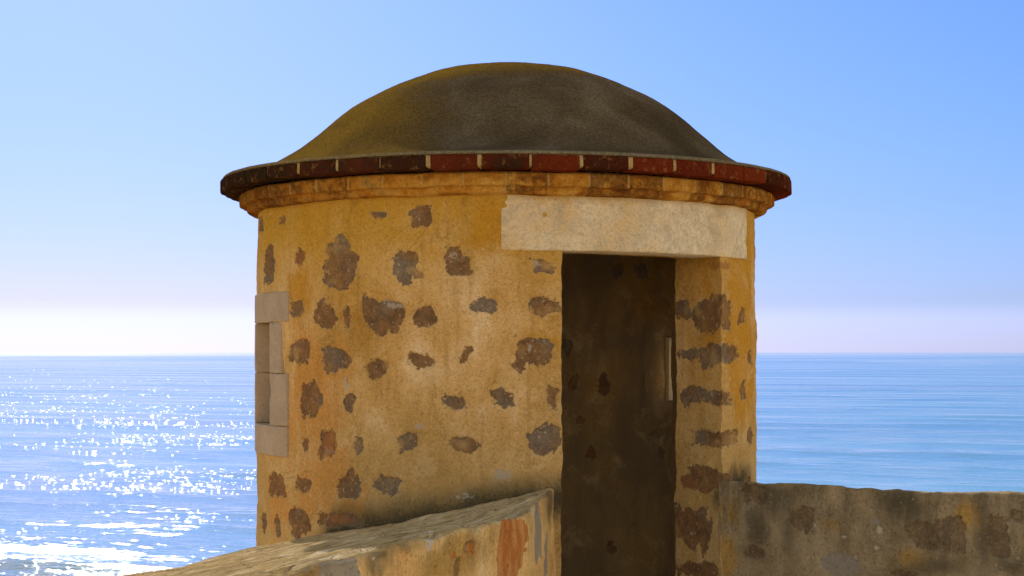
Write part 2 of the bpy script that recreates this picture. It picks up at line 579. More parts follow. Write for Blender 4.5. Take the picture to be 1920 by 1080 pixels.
def dome_mat():
    m, nt = new_mat('weathered_mortar')
    pos = N(nt, 'ShaderNodeNewGeometry').outputs['Position']
    big = noise(nt, pos, 3.0, 6, 0.62, 0.6)
    fine = noise(nt, pos, 70.0, 5, 0.72)
    grit = noise(nt, pos, 210.0, 3, 0.65)
    base = RAMP(nt, big, [(0.32, (0.086, 0.060, 0.034)), (0.5, (0.132, 0.095, 0.056)), (0.66, (0.172, 0.130, 0.082))])
    li = RNG(nt, M(nt, 'ADD', M(nt, 'MULTIPLY', attr(nt, 'lichen'), 0.44), M(nt, 'ADD', noise(nt, pos, 5.0, 6, 0.7), M(nt, 'MULTIPLY', fine, 0.35))), 0.72, 0.98)
    base = MIX(nt, M(nt, 'MULTIPLY', li, 0.93), base, MIX(nt, M(nt, 'MULTIPLY', RNG(nt, attr(nt, 'lichen'), 0.35, 1.0), RNG(nt, big, .2, .55)), (0.125, 0.080, 0.032), (0.275, 0.158, 0.026)))
    rim = RNG(nt, attr(nt, 'rim'), 0.0, 1.0)
    base = MIX(nt, M(nt, 'MULTIPLY', rim, 0.55), base, (0.30, 0.25, 0.16))
    base = MIX(nt, 1.0, base, RAMP(nt, M(nt, 'ADD', M(nt, 'MULTIPLY', grit, 0.5), M(nt, 'MULTIPLY', noise(nt, pos, 95.0, 4, 0.75), 0.5)), [(0.36, (0.50, 0.50, 0.50)), (0.5, (1, 1, 1)), (0.64, (1.6, 1.56, 1.48))]), 'MULTIPLY')
    h = M(nt, 'ADD', M(nt, 'MULTIPLY', fine, 1.0), M(nt, 'MULTIPLY', grit, 0.7))
    h = M(nt, 'ADD', h, M(nt, 'MULTIPLY', noise(nt, pos, 22.0, 4, 0.6), 2.2))
    finish(nt, base, 0.95, h, 1.0, 0.009)
    return m


def brick_mats():
    m, nt = new_mat('old_red_brick')
    pos = N(nt, 'ShaderNodeNewGeometry')
    rnd = pos.outputs['Random Per Island']
    pos = pos.outputs['Position']
    fine = noise(nt, pos, 80.0, 4, 0.7)
    big = noise(nt, pos, 5.0, 5, 0.6)
    c = RAMP(nt, rnd, [(0.0, (0.055, 0.016, 0.008)), (0.35, (0.115, 0.020, 0.008)), (0.7, (0.165, 0.028, 0.009)), (1.0, (0.085, 0.026, 0.013))])
    x = N(nt, 'ShaderNodeSeparateXYZ', i0=pos).outputs[0]
    soot = RNG(nt, M(nt, 'ADD', M(nt, 'MULTIPLY_ADD', M(nt, 'MULTIPLY', x, x), 0.22, M(nt, 'MULTIPLY', x, -0.30)), M(nt, 'ADD', M(nt, 'MULTIPLY', big, 1.3), M(nt, 'MULTIPLY', fine, 0.6))), 0.82, 1.25)
    c = MIX(nt, M(nt, 'MULTIPLY', soot, 0.92), c, (0.030, 0.019, 0.011))
    sm = RNG(nt, M(nt, 'ADD', M(nt, 'MULTIPLY', noise(nt, pos, 26.0, 7, 0.72), 0.8), M(nt, 'MULTIPLY', fine, 0.25)), 0.56, 0.66)
    c = MIX(nt, M(nt, 'MULTIPLY', sm, 0.55), c, (0.27, 0.125, 0.04))
    c = MIX(nt, 1.0, c, RAMP(nt, fine, [(0.3, (0.65, 0.65, 0.65)), (0.5, (1, 1, 1)), (0.7, (1.25, 1.2, 1.2))]), 'MULTIPLY')
    finish(nt, c, 0.9, fine, 0.8, 0.005)
    m2, nt = new_mat('pale_mortar')
    pos = N(nt, 'ShaderNodeNewGeometry').outputs['Position']
    f = noise(nt, pos, 60, 4, .7)
    finish(nt, MIX(nt, RNG(nt, f, .3, .7), (0.36, 0.24, 0.09), (0.56, 0.42, 0.20)), 0.95, f, 0.8, 0.006)
    return m, m2


def course_mat():
    m, nt = new_mat('limewashed_brick')
    pos = N(nt, 'ShaderNodeNewGeometry').outputs['Position']
    tc = attr(nt, 'arc')           # metres along the ring
    zz = N(nt, 'ShaderNodeSeparateXYZ', i0=pos).outputs[2]
    fine = noise(nt, pos, 85.0, 4, 0.7)
    mid = noise(nt, pos, 13.0, 6, 0.65)
    cell = M(nt, 'FLOOR', M(nt, 'DIVIDE', tc, 0.14))
    wn = N(nt, 'ShaderNodeTexWhiteNoise', dict(noise_dimensions='1D'), W=cell)
    base = RAMP(nt, mid, [(0.32, (0.26, 0.095, 0.018)), (0.45, (0.46, 0.20, 0.030)), (0.56, (0.56, 0.29, 0.055)), (0.68, (0.60, 0.37, 0.12))])
    bare = RNG(nt, M(nt, 'ADD', M(nt, 'MULTIPLY', wn.outputs[0], 0.30), M(nt, 'MULTIPLY', noise(nt, pos, 24, 8, .78), 1.0)), 0.60, 0.76)
    base = MIX(nt, M(nt, 'MULTIPLY', bare, 0.7), base, MIX(nt, RNG(nt, fine, .35, .65), (0.055, 0.028, 0.012), (0.18, 0.055, 0.02)))
    x = N(nt, 'ShaderNodeSeparateXYZ', i0=pos).outputs[0]
    sl = RNG(nt, M(nt, 'ADD', M(nt, 'MULTIPLY', x, -0.35), mid), 0.62, 0.95)
    base = MIX(nt, M(nt, 'MULTIPLY', sl, 0.7), base, (0.12, 0.042, 0.012))
    fr = M(nt, 'FRACT', M(nt, 'DIVIDE', M(nt, 'ADD', tc, M(nt, 'MULTIPLY_ADD', fine, 0.01, -0.005)), 0.14))
    joint = M(nt, 'MULTIPLY', RNG(nt, M(nt, 'ABSOLUTE', M(nt, 'SUBTRACT', fr, 0.5)), 0.462, 0.482), RNG(nt, zz, 2.111, 2.116))
    base = MIX(nt, M(nt, 'MULTIPLY', joint, 0.7), base, (0.54, 0.36, 0.13))
    # dark line where the courses meet
    dl = RNG(nt, M(nt, 'ADD', zz, M(nt, 'MULTIPLY_ADD', mid, 0.012, -0.006)), 2.150, 2.163)
    base = MIX(nt, M(nt, 'MULTIPLY', dl, 0.75), base, (0.045, 0.024, 0.010))
    base = MIX(nt, 1.0, base, RAMP(nt, fine, [(0.3, (0.72, 0.72, 0.70)), (0.5, (1, 1, 1)), (0.7, (1.15, 1.15, 1.15))]), 'MULTIPLY')
    h = M(nt, 'ADD', fine, M(nt, 'MULTIPLY', mid, 1.6))
    finish(nt, base, 0.92, M(nt, 'SUBTRACT', h, M(nt, 'MULTIPLY', joint, 0.5)), 0.9, 0.008)
    return m


def slab_mat(name, c0, c1, stain, amount, sc=22.0):
    m, nt = new_mat(name)
    pos = N(nt, 'ShaderNodeNewGeometry').outputs['Position']
    fine = noise(nt, pos, 110.0, 4, 0.7)
    mid = noise(nt, pos, sc, 7, 0.72, 0.8)
    big = noise(nt, pos, 4.5, 5, 0.6, 0.4)
    c = MIX(nt, RNG(nt, mid, 0.3, 0.7), c0, c1)
    z = N(nt, 'ShaderNodeSeparateXYZ', i0=pos).outputs[2]
    sf = M(nt, 'MULTIPLY', RNG(nt, M(nt, 'ADD', M(nt, 'MULTIPLY', mid, 0.55), M(nt, 'MULTIPLY', big, 0.55)), 0.50, 0.68), amount)
    c = MIX(nt, sf, c, stain)
    if amount > 0.4:
        tp = RNG(nt, M(nt, 'ADD', z, M(nt, 'MULTIPLY_ADD', big, 0.10, M(nt, 'MULTIPLY_ADD', mid, 0.05, -0.075))), 2.055, 2.105)
        c = MIX(nt, M(nt, 'MULTIPLY', tp, 0.75), c, (0.46, 0.25, 0.03))
        vein = M(nt, 'ABSOLUTE', M(nt, 'SUBTRACT', noise(nt, pos, 26.0, 5, 0.65, 1.2), 0.5))
        c = MIX(nt, M(nt, 'MULTIPLY', RNG(nt, vein, 0.018, 0.003), 0.55), c, (0.33, 0.22, 0.08))
        c = MIX(nt, M(nt, 'MULTIPLY', RNG(nt, noise(nt, pos, 9.0, 6, 0.7, 0.6), 0.52, 0.66), 0.55), c, (0.46, 0.38, 0.27))
    pit = RNG(nt, noise(nt, pos, 60, 3, 0.6), 0.70, 0.735)
    c = MIX(nt, M(nt, 'MULTIPLY', pit, 0.7), c, (0.10, 0.07, 0.04))
    c = MIX(nt, 1.0, c, RAMP(nt, fine, [(0.3, (0.86, 0.86, 0.85)), (0.5, (1, 1, 1)), (0.7, (1.08, 1.08, 1.08))]), 'MULTIPLY')
    finish(nt, c, 0.85, M(nt, 'ADD', M(nt, 'MULTIPLY', fine, 0.4), mid), 0.5, 0.005)
    return m


def ground_mat(name, c0, c1, sc):
    m, nt = new_mat(name)
    pos = N(nt, 'ShaderNodeNewGeometry').outputs['Position']
    a = noise(nt, pos, sc, 8, 0.65)
    f = noise(nt, pos, sc * 30, 4, 0.7)
    c = MIX(nt, RNG(nt, M(nt, 'ADD', M(nt, 'MULTIPLY', a, .7), M(nt, 'MULTIPLY', f, .3)), 0.35, 0.65), c0, c1)
    finish(nt, c, 0.95, M(nt, 'ADD', a, M(nt, 'MULTIPLY', f, .3)), 0.6, 0.02)
    return m


def sea_mat():
    m, nt = new_mat('sea_water')
    geo = N(nt, 'ShaderNodeNewGeometry')
    pos = geo.outputs['Position']
    mp = N(nt, 'ShaderNodeMapping', Vector=pos)
    mp.inputs['Rotation'].default_value = (0, 0, R(20))
    al = mp.outputs[0]
    n1 = noise(nt, scaled(nt, al, (0.35, 1, 1)), 1.1, 3, 0.55)
    n2 = noise(nt, scaled(nt, al, (0.5, 1, 1)), 0.28, 3, 0.55)
    n3 = noise(nt, pos, 3.2, 2, 0.5)
    # wind lanes and patches of ruffled water far out
    lane = noise(nt, scaled(nt, al, (0.12, 1, 1)), 0.035, 6, 0.62, 0.5)
    lane2 = noise(nt, scaled(nt, al, (0.16, 1, 1)), 0.008, 6, 0.6, 0.5)
    body = RAMP(nt, M(nt, 'ADD', M(nt, 'MULTIPLY', lane, 0.55), M(nt, 'MULTIPLY', lane2, 0.45)),
                [(0.36, (0.030, 0.150, 0.27)), (0.5, (0.060, 0.220, 0.36)), (0.64, (0.120, 0.315, 0.46))])
    h = M(nt, 'ADD', M(nt, 'MULTIPLY', n1, 0.42), M(nt, 'ADD', M(nt, 'MULTIPLY', n2, 0.9), M(nt, 'MULTIPLY', n3, 0.13)))
    fo = attr(nt, 'foam')
    fn = noise(nt, scaled(nt, al, (0.35, 1, 1)), 2.2, 6, 0.75, 0.6)
    ff = RNG(nt, M(nt, 'ADD', fo, M(nt, 'MULTIPLY_ADD', fn, 1.5, -0.75)), 0.42, 0.62)
    body = MIX(nt, ff, body, (0.86, 0.88, 0.92))
    # chop too small to model one by one, offshore
    off = N(nt, 'ShaderNodeVectorMath', dict(operation='LENGTH'), i0=pos).outputs['Value']
    chop = RNG(nt, off, 1200.0, 5000.0, 0.05, 0.08)
    rough = M(nt, 'ADD', M(nt, 'MULTIPLY_ADD', ff, 0.6, M(nt, 'MULTIPLY', attr(nt, 'ripple'), 0.27)), M(nt, 'MULTIPLY', chop, RNG(nt, lane, 0.4, 0.65, 0.8, 1.2)))
    p = finish(nt, body, rough, h, 0.29, 1.0, IOR=1.333, Specular_IOR_Level=0.5)
    return m


MAT_WALL = plaster_mat('ochre_plaster')
MAT_INSIDE = plaster_mat('grimy_shaded_plaster', True)
MAT_DOME = dome_mat()
MAT_BRICK, MAT_MORTAR = brick_mats()
MAT_COURSE = course_mat()
MAT_LINTEL = slab_mat('lintel_limestone', (0.60, 0.485, 0.34), (0.86, 0.75, 0.58), (0.66, 0.42, 0.14), 0.6)
MAT_FRAME = slab_mat('window_limestone', (0.40, 0.31, 0.235), (0.50, 0.395, 0.305), (0.34, 0.23, 0.13), 0.25, 8.0)
MAT_PALE = slab_mat('pale_limestone', (0.66, 0.55, 0.38), (0.78, 0.67, 0.48), (0.55, 0.40, 0.20), 0.25, 8.0)
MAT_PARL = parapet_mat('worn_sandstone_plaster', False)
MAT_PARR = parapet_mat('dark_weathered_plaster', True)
MAT_FLOOR = ground_mat('stone_paving', (0.58, 0.47, 0.33), (0.74, 0.63, 0.47), 1.5)
MAT_SAND = ground_mat('shore_ground', (0.22, 0.18, 0.10), (0.38, 0.32, 0.21), 0.12)
MAT_SEA = sea_mat()

# ------------------------------------------------------------------ ground and terrace
def polygon_obj(name, pts, z, mat, th=0):
    bm = bmesh.new()
    vs = [bm.verts.new((x, y, z)) for x, y in pts]
    f = bm.faces.new(vs)
    if f.normal.z < 0:
        f.normal_flip()
    if th:
        g = bmesh.ops.extrude_face_region(bm, geom=[f])
        bmesh.ops.translate(bm, verts=[v for v in g['geom'] if isinstance(v, bmesh.types.BMVert)], vec=(0, 0, -th))
    return bm_obj(name, bm, [mat])


LEN_L, LEN_R = 17.0, 15.0
lm = B_ - LN * 0.5
rm = RS - RN * 0.4
p_l = lm + LD * LEN_L
p_r = rm + RD * LEN_R
terrace = polygon_obj('terrace_ground', [(-0.3, 6.9), tuple(lm), tuple(p_l), (p_l[0], -22), (p_r[0] + 4, -22), (p_r[0] + 4, p_r[1]), tuple(p_r), tuple(rm), (0.5, 7.0)], 0.0, MAT_FLOOR, 3.9)
tag(terrace, kind='structure')

# sloping land under the fort, down below the waterline
rr = np.concatenate([np.linspace(0.5, 30, 40), np.linspace(31, 400, 90)])
aa = np.linspace(0, 2 * math.pi, 181)
RRg, AAg = np.meshgrid(rr, aa, indexing='ij')
gx, gy = RRg * np.sin(AAg), RRg * np.cos(AAg)
front = np.cos(AAg)
gz = np.where(RRg < 24, -3.85, -3.85 - (RRg - 24) * 0.145)
gz = np.maximum(gz, -25)
P3 = np.stack([gx, gy, np.zeros_like(gx)], -1).reshape(-1, 3)
gz = gz + 0.35 * fbm(P3, 0.09, 4, 5).reshape(gz.shape) * np.clip(RRg / 20, 0, 1)
behind = sstep(-gy, -5, 40)
gz = gz * (1 - behind) + (-3.85) * behind
g = Grid()
g.patch(np.stack([gx, gy, gz], -1))
land = mesh_obj('shore_ground', g.verts(), g.faces()[:, ::-1], MAT_SAND)
tag(land, kind='structure')

# ------------------------------------------------------------------ sea
SEA_Z = -12.5
rl = [62.0]
while rl[-1] < 40000:
    r_ = rl[-1]
    rl.append(r_ + (max(0.30, r_ * 0.0028) if r_ < 6000 else r_ * 0.03))
rl = np.array(rl)
ph = np.concatenate([np.linspace(-100, -20, 60)[:-1], np.linspace(-20, 20, 480), np.linspace(20, 100, 60)[1:]])
RRg, AAg = np.meshgrid(rl, np.radians(ph), indexing='ij')
sx, sy = RRg * np.sin(AAg), RRg * np.cos(AAg)
P3 = np.stack([sx, sy, np.zeros_like(sx)], -1).reshape(-1, 3)
cphi = R(20)
wv = (sx * math.sin(cphi) + sy * math.cos(cphi))
lv = (sx * math.cos(cphi) - sy * math.sin(cphi))
WL = np.stack([lv.ravel(), wv.ravel(), np.zeros(lv.size)], -1)
shape = sx.shape


def nz(sl, sw, seed, oct=2):
    return fbm(WL * np.array((sl, sw, 1)), 1.0, oct, seed).reshape(shape)


warp = 2.4 * nz(1 / 38, 1 / 60, 11) + 0.5 * nz(1 / 8, 1 / 14, 12)
spacing = np.maximum(0.30, RRg * 0.0028)
fade = sstep(13.4 / spacing, 4, 9)
shoal = np.exp(-((wv - 103) / 20.0) ** 2)
c = (0.5 + 0.5 * np.cos(2 * math.pi * (wv + warp - 110.0) / 13.4))
mod = np.clip(0.6 + 0.75 * nz(1 / 30, 1 / 12, 13), 0.05, 1.6)
hz = (0.16 + 0.27 * shoal) * c ** 2.6 * mod * fade
c2 = 0.5 + 0.5 * np.cos(2 * math.pi * (wv + 0.25 * lv + 1.5 * nz(1 / 12, 1 / 20, 14)) / 5.3)
hz += 0.07 * c2 ** 1.6 * sstep(5.3 / spacing, 4, 9) * np.clip(0.6 + nz(1 / 9, 1 / 7, 15), 0, 1.5)
hz += 0.05 * nz(1 / 2.6, 1 / 1.1, 16) * sstep(1.6 / spacing, 3, 5)
# long swell farther out
c3 = 0.5 + 0.5 * np.cos(2 * math.pi * (wv + 6 * nz(1 / 90, 1 / 140, 17)) / 31.0)
hz += 0.30 * c3 ** 1.5 * sstep(31 / spacing, 4, 9) * sstep(wv, 150, 260)
c4 = 0.5 + 0.5 * np.cos(2 * math.pi * (wv + 20 * nz(1 / 260, 1 / 400, 18)) / 83.0)
hz += 0.75 * c4 ** 1.4 * sstep(83 / spacing, 4, 9) * sstep(wv, 400, 1200)
c5 = 0.5 + 0.5 * np.cos(2 * math.pi * (wv + 40 * nz(1 / 700, 1 / 900, 19)) / 170.0)
hz += 1.6 * c5 ** 1.3 * sstep(170 / spacing, 5, 9) * sstep(wv, 1300, 2600)
# foam: broken crests in the surf zone
left = sstep(-lv, 20, 70)
crest = sstep(c * mod, 0.62, 0.98)
foam = 1.05 * crest * sstep(wv, 119, 108) * np.clip(0.55 + 0.8 * nz(1 / 22, 1 / 9, 21), 0, 1)
wash = sstep(wv, 112, 105) * np.clip(0.50 + 0.75 * nz(1 / 14, 1 / 4.5, 22, 3), 0, 1)
foam = np.maximum(foam, wash * 0.95)
foam = foam * (0.25 + 0.75 * sstep(-lv, 58, 74))
g = Grid()
g.patch(np.stack([sx, sy, SEA_Z + hz], -1))
# short steep wavelets standing on the swell, thinning out with distance
rs = np.random.RandomState(12)
NW = 110000
wr = 14.07 * 3300 / rs.uniform(12, 335, NW)
wa = rs.uniform(-32, 32, NW)
wx2, wy2 = wr * np.sin(np.radians(wa)), wr * np.cos(np.radians(wa))
ww = wx2 * math.sin(cphi) + wy2 * math.cos(cphi)
wl = wx2 * math.cos(cphi) - wy2 * math.sin(cphi)
q = np.stack([wl / 34, ww / 16, np.zeros(NW)], -1)
q2 = np.stack([wl / 7, ww / 7, np.ones(NW)], -1)
gustn = fbm(q, 1.0, 3, 31, 0.6) + 0.35 * fbm(q2, 1.0, 2, 33)
ok = rs.uniform(-0.35, 2.2, NW) < gustn - 0.5 * sstep(wr, 500, 1300) - 0.9 * sstep(wa, -7, 6) - 0.35 * sstep(wr, 260, 180)
wr, wa, wx2, wy2 = wr[ok], wa[ok], wx2[ok], wy2[ok]
ri = np.clip(np.searchsorted(rl, wr), 1, len(rl) - 1)
ci = np.clip(np.searchsorted(ph, wa), 1, len(ph) - 1)
fr_ = (wr - rl[ri - 1]) / (rl[ri] - rl[ri - 1])
fc_ = (wa - ph[ci - 1]) / (ph[ci] - ph[ci - 1])
base_h = (hz[ri - 1, ci - 1] * (1 - fr_) + hz[ri, ci - 1] * fr_) * (1 - fc_) + (hz[ri - 1, ci] * (1 - fr_) + hz[ri, ci] * fr_) * fc_
n_w = len(wr)
half = rs.uniform(0.05, 0.135, n_w) * (1 + np.clip(wr / 900, 0, 1.5))
lng = half * rs.uniform(1.0, 2.4, n_w)
hgt = half * rs.uniform(0.06, 0.14, n_w)
rot = -cphi + rs.uniform(-0.5, 0.5, n_w)
seg = 8
rings = [0.06, 0.4, 0.75, 1.0]
pv = []
for t_ in rings:
    for k_ in range(seg):
        a_ = 2 * math.pi * k_ / seg
        lx, ly = t_ * math.cos(a_) * lng, t_ * math.sin(a_) * half
        pv.append(np.stack([wx2 + lx * np.cos(rot) - ly * np.sin(rot), wy2 + lx * np.sin(rot) + ly * np.cos(rot), SEA_Z + base_h + hgt * (1 - t_ * t_) - 0.004], -1))
pv = np.stack(pv, 1)
pf = []
for j_ in range(len(rings) - 1):
    for k_ in range(seg):
        k2 = (k_ + 1) % seg
        pf.append((j_ * seg + k_, (j_ + 1) * seg + k_, (j_ + 1) * seg + k2, j_ * seg + k2))
pf += [(0, 1, 2, 3), (0, 3, 4, 7), (4, 5, 6, 7)]     # the flat crest
pf = np.array(pf)
per = len(rings) * seg
SV, SF = g.verts(), g.faces()[:, ::-1]
WF = (pf[None, :, :] + (np.arange(n_w) * per)[:, None, None]).reshape(-1, 4) + len(SV)
WV = pv.reshape(-1, 3)
sea = mesh_obj('sea_water', np.concatenate([SV, WV]), np.concatenate([SF, WF]), MAT_SEA,
               attrs={'foam': np.concatenate([foam.ravel(), np.zeros(len(WV))]), 'ripple': np.concatenate([np.zeros(len(SV)), np.ones(len(WV))])})
tag(sea, kind='structure')

# ------------------------------------------------------------------ watchtower
tower = empty('watchtower', (TX, TY, 0))
tag(tower, 'round ochre watchtower with grey dome, brick cornice and an open doorway, standing above the sea', 'watchtower')
OFF = np.array((TX, TY, 0))


def T_(V):
    return np.asarray(V) - OFF


def wobble(V, a=0.005, s=7.0, seed=40):
    o = V.copy()
    for k in range(3):
        o[:, k] += a * fbm(V, s, 4, seed + 7 * k, 0.6) * (0.5 if k == 2 else 1.0)
    return o


# marks on the tower wall: bare stones, given where they show
O, J, I = S_out, S_jamb, S_in
STONES = [
    (O, 643, 490, 38, 44), (O, 760, 493, 30, 33), (O, 860, 490, 26, 28), (O, 790, 406, 26, 19, 25), (O, 710, 402, 17, 8),
    (O, 528, 413, 7, 8), (O, 489, 422, 6, 15), (O, 501, 495, 9, 38), (O, 563, 482, 9, 20, -30), (O, 1020, 501, 25, 12, -12),
    (O, 555, 578, 10, 18), (O, 607, 593, 23, 24), (O, 649, 597, 7, 22), (O, 714, 592, 36, 35), (O, 798, 593, 20, 23, 30),
    (O, 906, 575, 29, 16), (O, 1020, 573, 29, 23), (O, 560, 659, 23, 22), (O, 627, 674, 31, 24), (O, 702, 690, 20, 18, 15),
    (O, 788, 676, 32, 14), (O, 873, 664, 8, 15, -20), (O, 1003, 660, 45, 31), (O, 578, 748, 22, 34), (O, 655, 755, 16, 20),
    (O, 849, 755, 25, 13, -12), (O, 945, 745, 24, 15, -32), (O, 1036, 744, 9, 26), (O, 570, 832, 7, 15), (O, 613, 832, 17, 29),
    (O, 672, 836, 8, 18), (O, 764, 831, 22, 17, 8), (O, 868, 833, 29, 17, -8), (O, 1017, 822, 29, 27), (O, 516, 908, 15, 26),
    (O, 568, 907, 13, 14), (O, 650, 914, 23, 29), (O, 726, 909, 24, 17), (O, 558, 980, 18, 29), (O, 494, 980, 6, 23), (O, 520, 985, 6, 18),
    (O, 635, 975, 42, 12), (O, 1358, 578, 9, 24), (O, 1366, 662, 22, 20), (O, 1356, 744, 10, 11), (O, 1371, 820, 15, 13),
    (O, 1396, 592, 7, 18), (O, 1394, 733, 6, 20), (O, 1405, 815, 5, 18), (O, 1356, 900, 10, 14), (O, 1408, 672, 4, 14), (O, 1405, 905, 6, 14),
    (J, 1283, 580, 18, 24), (J, 1325, 590, 30, 30), (J, 1296, 664, 28, 12), (J, 1333, 668, 24, 22), (J, 1300, 742, 32, 19), (J, 1338, 746, 18, 12),
    (J, 1330, 822, 34, 17), (J, 1320, 898, 34, 22), (J, 1288, 903, 14, 12), (J, 1298, 985, 38, 42), (J, 1310, 1070, 40, 18),
]
IN_STONES = [(I, 1134, 720, 15, 20), (I, 1074, 718, 10, 18), (I, 1085, 788, 15, 8), (I, 1108, 848, 11, 17, -15), (I, 1063, 650, 13, 18),
             (I, 1147, 1026, 8, 14), (I, 1160, 507, 14, 18, 20), (I, 1205, 505, 12, 14), (I, 1238, 850, 8, 14)]
WHITE = [(O, 852, 478, 9, 7), (O, 732, 570, 15, 5, -15), (O, 1008, 497, 10, 5), (O, 943, 888, 16, 9), (O, 872, 932, 15, 5), (O, 785, 798, 6, 4),
         (O, 647, 722, 5, 10), (O, 995, 655, 5, 5), (O, 613, 845, 8, 8), (J, 1330, 792, 4, 4), (J, 1300, 1000, 4, 3)]
WBRICK = [(O, 528, 413, 6, 7), (O, 563, 484, 7, 16, -30), (O, 613, 830, 12, 24), (O, 1361, 497, 11, 8), (O, 640, 974, 34, 8), (J, 1290, 905, 16, 13)]
WASH = [(O, 1392, 600, 26, 260), (O, 920, 420, 40, 50), (O, 560, 560, 22, 60), (O, 1020, 640, 40, 20)]
RUST = [(O, 590, 720, 60, 130), (O, 610, 900, 80, 90), (O, 545, 800, 14, 90), (O, 520, 940, 30, 60)]


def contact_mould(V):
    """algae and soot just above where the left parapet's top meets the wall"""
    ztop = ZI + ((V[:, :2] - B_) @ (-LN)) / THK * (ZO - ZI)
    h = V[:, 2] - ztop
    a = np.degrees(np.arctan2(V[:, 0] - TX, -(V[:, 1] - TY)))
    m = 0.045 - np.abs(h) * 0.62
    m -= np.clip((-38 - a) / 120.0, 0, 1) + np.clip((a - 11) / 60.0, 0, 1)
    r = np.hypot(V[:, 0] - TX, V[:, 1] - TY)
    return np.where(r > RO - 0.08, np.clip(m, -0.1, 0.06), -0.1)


def right_mould(V):
    m = blob_field(V, [(O, 1385, 900, 30, 26), (J, 1345, 930, 10, 26)], 71, 0.3, 0.08)
    return np.where(m > -0.049, m, -0.1)


# windows (angles and heights of the slits)
def az_of(p):
    return math.degrees(math.atan2(p[0] - TX, -(p[1] - TY)))


WA1 = az_of(on_cyl(510, 650))                 # near edge of the left slit
WA0 = WA1 - 15.5                              # far edge
WZ1 = on_cyl(508, 602)[2]
WZ0 = on_cyl(508, 800)[2]
VA0, VA1 = 119.5, 131.0                       # right slit, outside
VI0, VI1 = 112.0, 127.6                       # right slit, inside
VZ0, VZ1 = 1.362, 1.636
VJ0, VJ1 = 1.21, 1.80

HOLES = [  # outer a0,a1, inner a0,a1, outer z0,z1, inner z0,z1
    (DOOR_A0, DOOR_A1, DOOR_I0, DOOR_I1, -0.02, DOOR_Z, -0.02, DOOR_Z),
    (WA0, WA1, WA0 - 4, WA1 + 4, WZ0, WZ1, WZ0 - 0.05, WZ1 + 0.05),
    (VA0, VA1, VI0, VI1, VZ0, VZ1, VJ0, VJ1),
]
WALL_TOP = 2.216


def axis_samples(breaks, lo, hi, stepfn):
    br = sorted(set([lo, hi] + [b for b in breaks if lo < b < hi]))
    out = []
    for a, b in zip(br[:-1], br[1:]):
        n = max(2, int(math.ceil((b - a) / stepfn((a + b) / 2))) + 1)
        out += list(np.linspace(a, b, n)[:-1])
    return np.array(out + [br[-1]])


def ang_step(a):
    return 0.32 if -96 < a < 72 else 1.6


def shell(gr, r, inner, astep, zstep):
    holes = [((h[2], h[3], h[6], h[7]) if inner else (h[0], h[1], h[4], h[5])) for h in HOLES]
    ab = [x for h in holes for x in h[:2]]
    az = axis_samples(ab + [-96, 72], -180, 180, astep)
    zb = [x for h in holes for x in h[2:]] + [0.4, 0.6]
    zs = axis_samples(zb, 0.0 if inner else -3.9, WALL_TOP, zstep)
    A, Z = np.meshgrid(np.radians(az), zs, indexing='ij')
    P = np.stack([TX + r * np.sin(A), TY - r * np.cos(A), Z], -1)
    ca, cz = (az[:-1] + az[1:]) / 2, (zs[:-1] + zs[1:]) / 2
    keep = np.ones((len(ca), len(cz)), bool)
    for a0, a1, z0, z1 in holes:
        keep &= ~(((ca > a0) & (ca < a1))[:, None] & ((cz > z0) & (cz < z1))[None, :])
    gr.patch(P, flip=inner, keep=keep)


def reveals(gr, h, n_d=44, n_a=40, n_z=300):
    a0, a1, b0, b1, z0, z1, y0, y1 = h
    d = np.linspace(0, 1, n_d)

    def lerp(p, q):
        return p[:, None, :] * (1 - d)[None, :, None] + q[:, None, :] * d[None, :, None]
    zo, zi = np.linspace(z0, z1, n_z), np.linspace(y0, y1, n_z)
    for ao, ai, fl in ((a0, b0, False), (a1, b1, True)):
        po = np.array([cyl(ao, RO, z) for z in zo])
        pi = np.array([cyl(ai, RI, z) for z in zi])
        gr.patch(lerp(po, pi), flip=fl)
    ao, ai = np.linspace(a0, a1, n_a), np.linspace(b0, b1, n_a)
    for z_o, z_i, fl in ((z1, y1, False), (z0, y0, True)):
        po = np.array([cyl(a, RO, z_o) for a in ao])
        pi = np.array([cyl(a, RI, z_i) for a in ai])
        gr.patch(lerp(po, pi), flip=fl)


def wall_attrs(V, stones, white, brick, rust, outside):
    at = {'stone': blob_field(V, stones, 100, 0.38),
          'white': blob_field(V, white, 400, 0.9),
          'brick': blob_field(V, brick, 500, 0.4),
          'wash': blob_field(V, WASH if outside else [], 700, 0.3, 0.1),
          'rust': blob_field(V, rust, 600, 0.3, 0.1)}
    at['mould'] = np.maximum(contact_mould(V), right_mould(V)) if outside else np.full(len(V), -0.1)
    return at


def zst(z):
    return 0.25 if z < 0.4 else 0.0058


gr = Grid()
shell(gr, RO, False, ang_step, zst)
for h_ in HOLES[:2]:
    reveals(gr, h_, n_z=340 if h_[4] < 0 else 60)
V = gr.verts()
at = wall_attrs(V, STONES, WHITE, WBRICK, RUST, True)
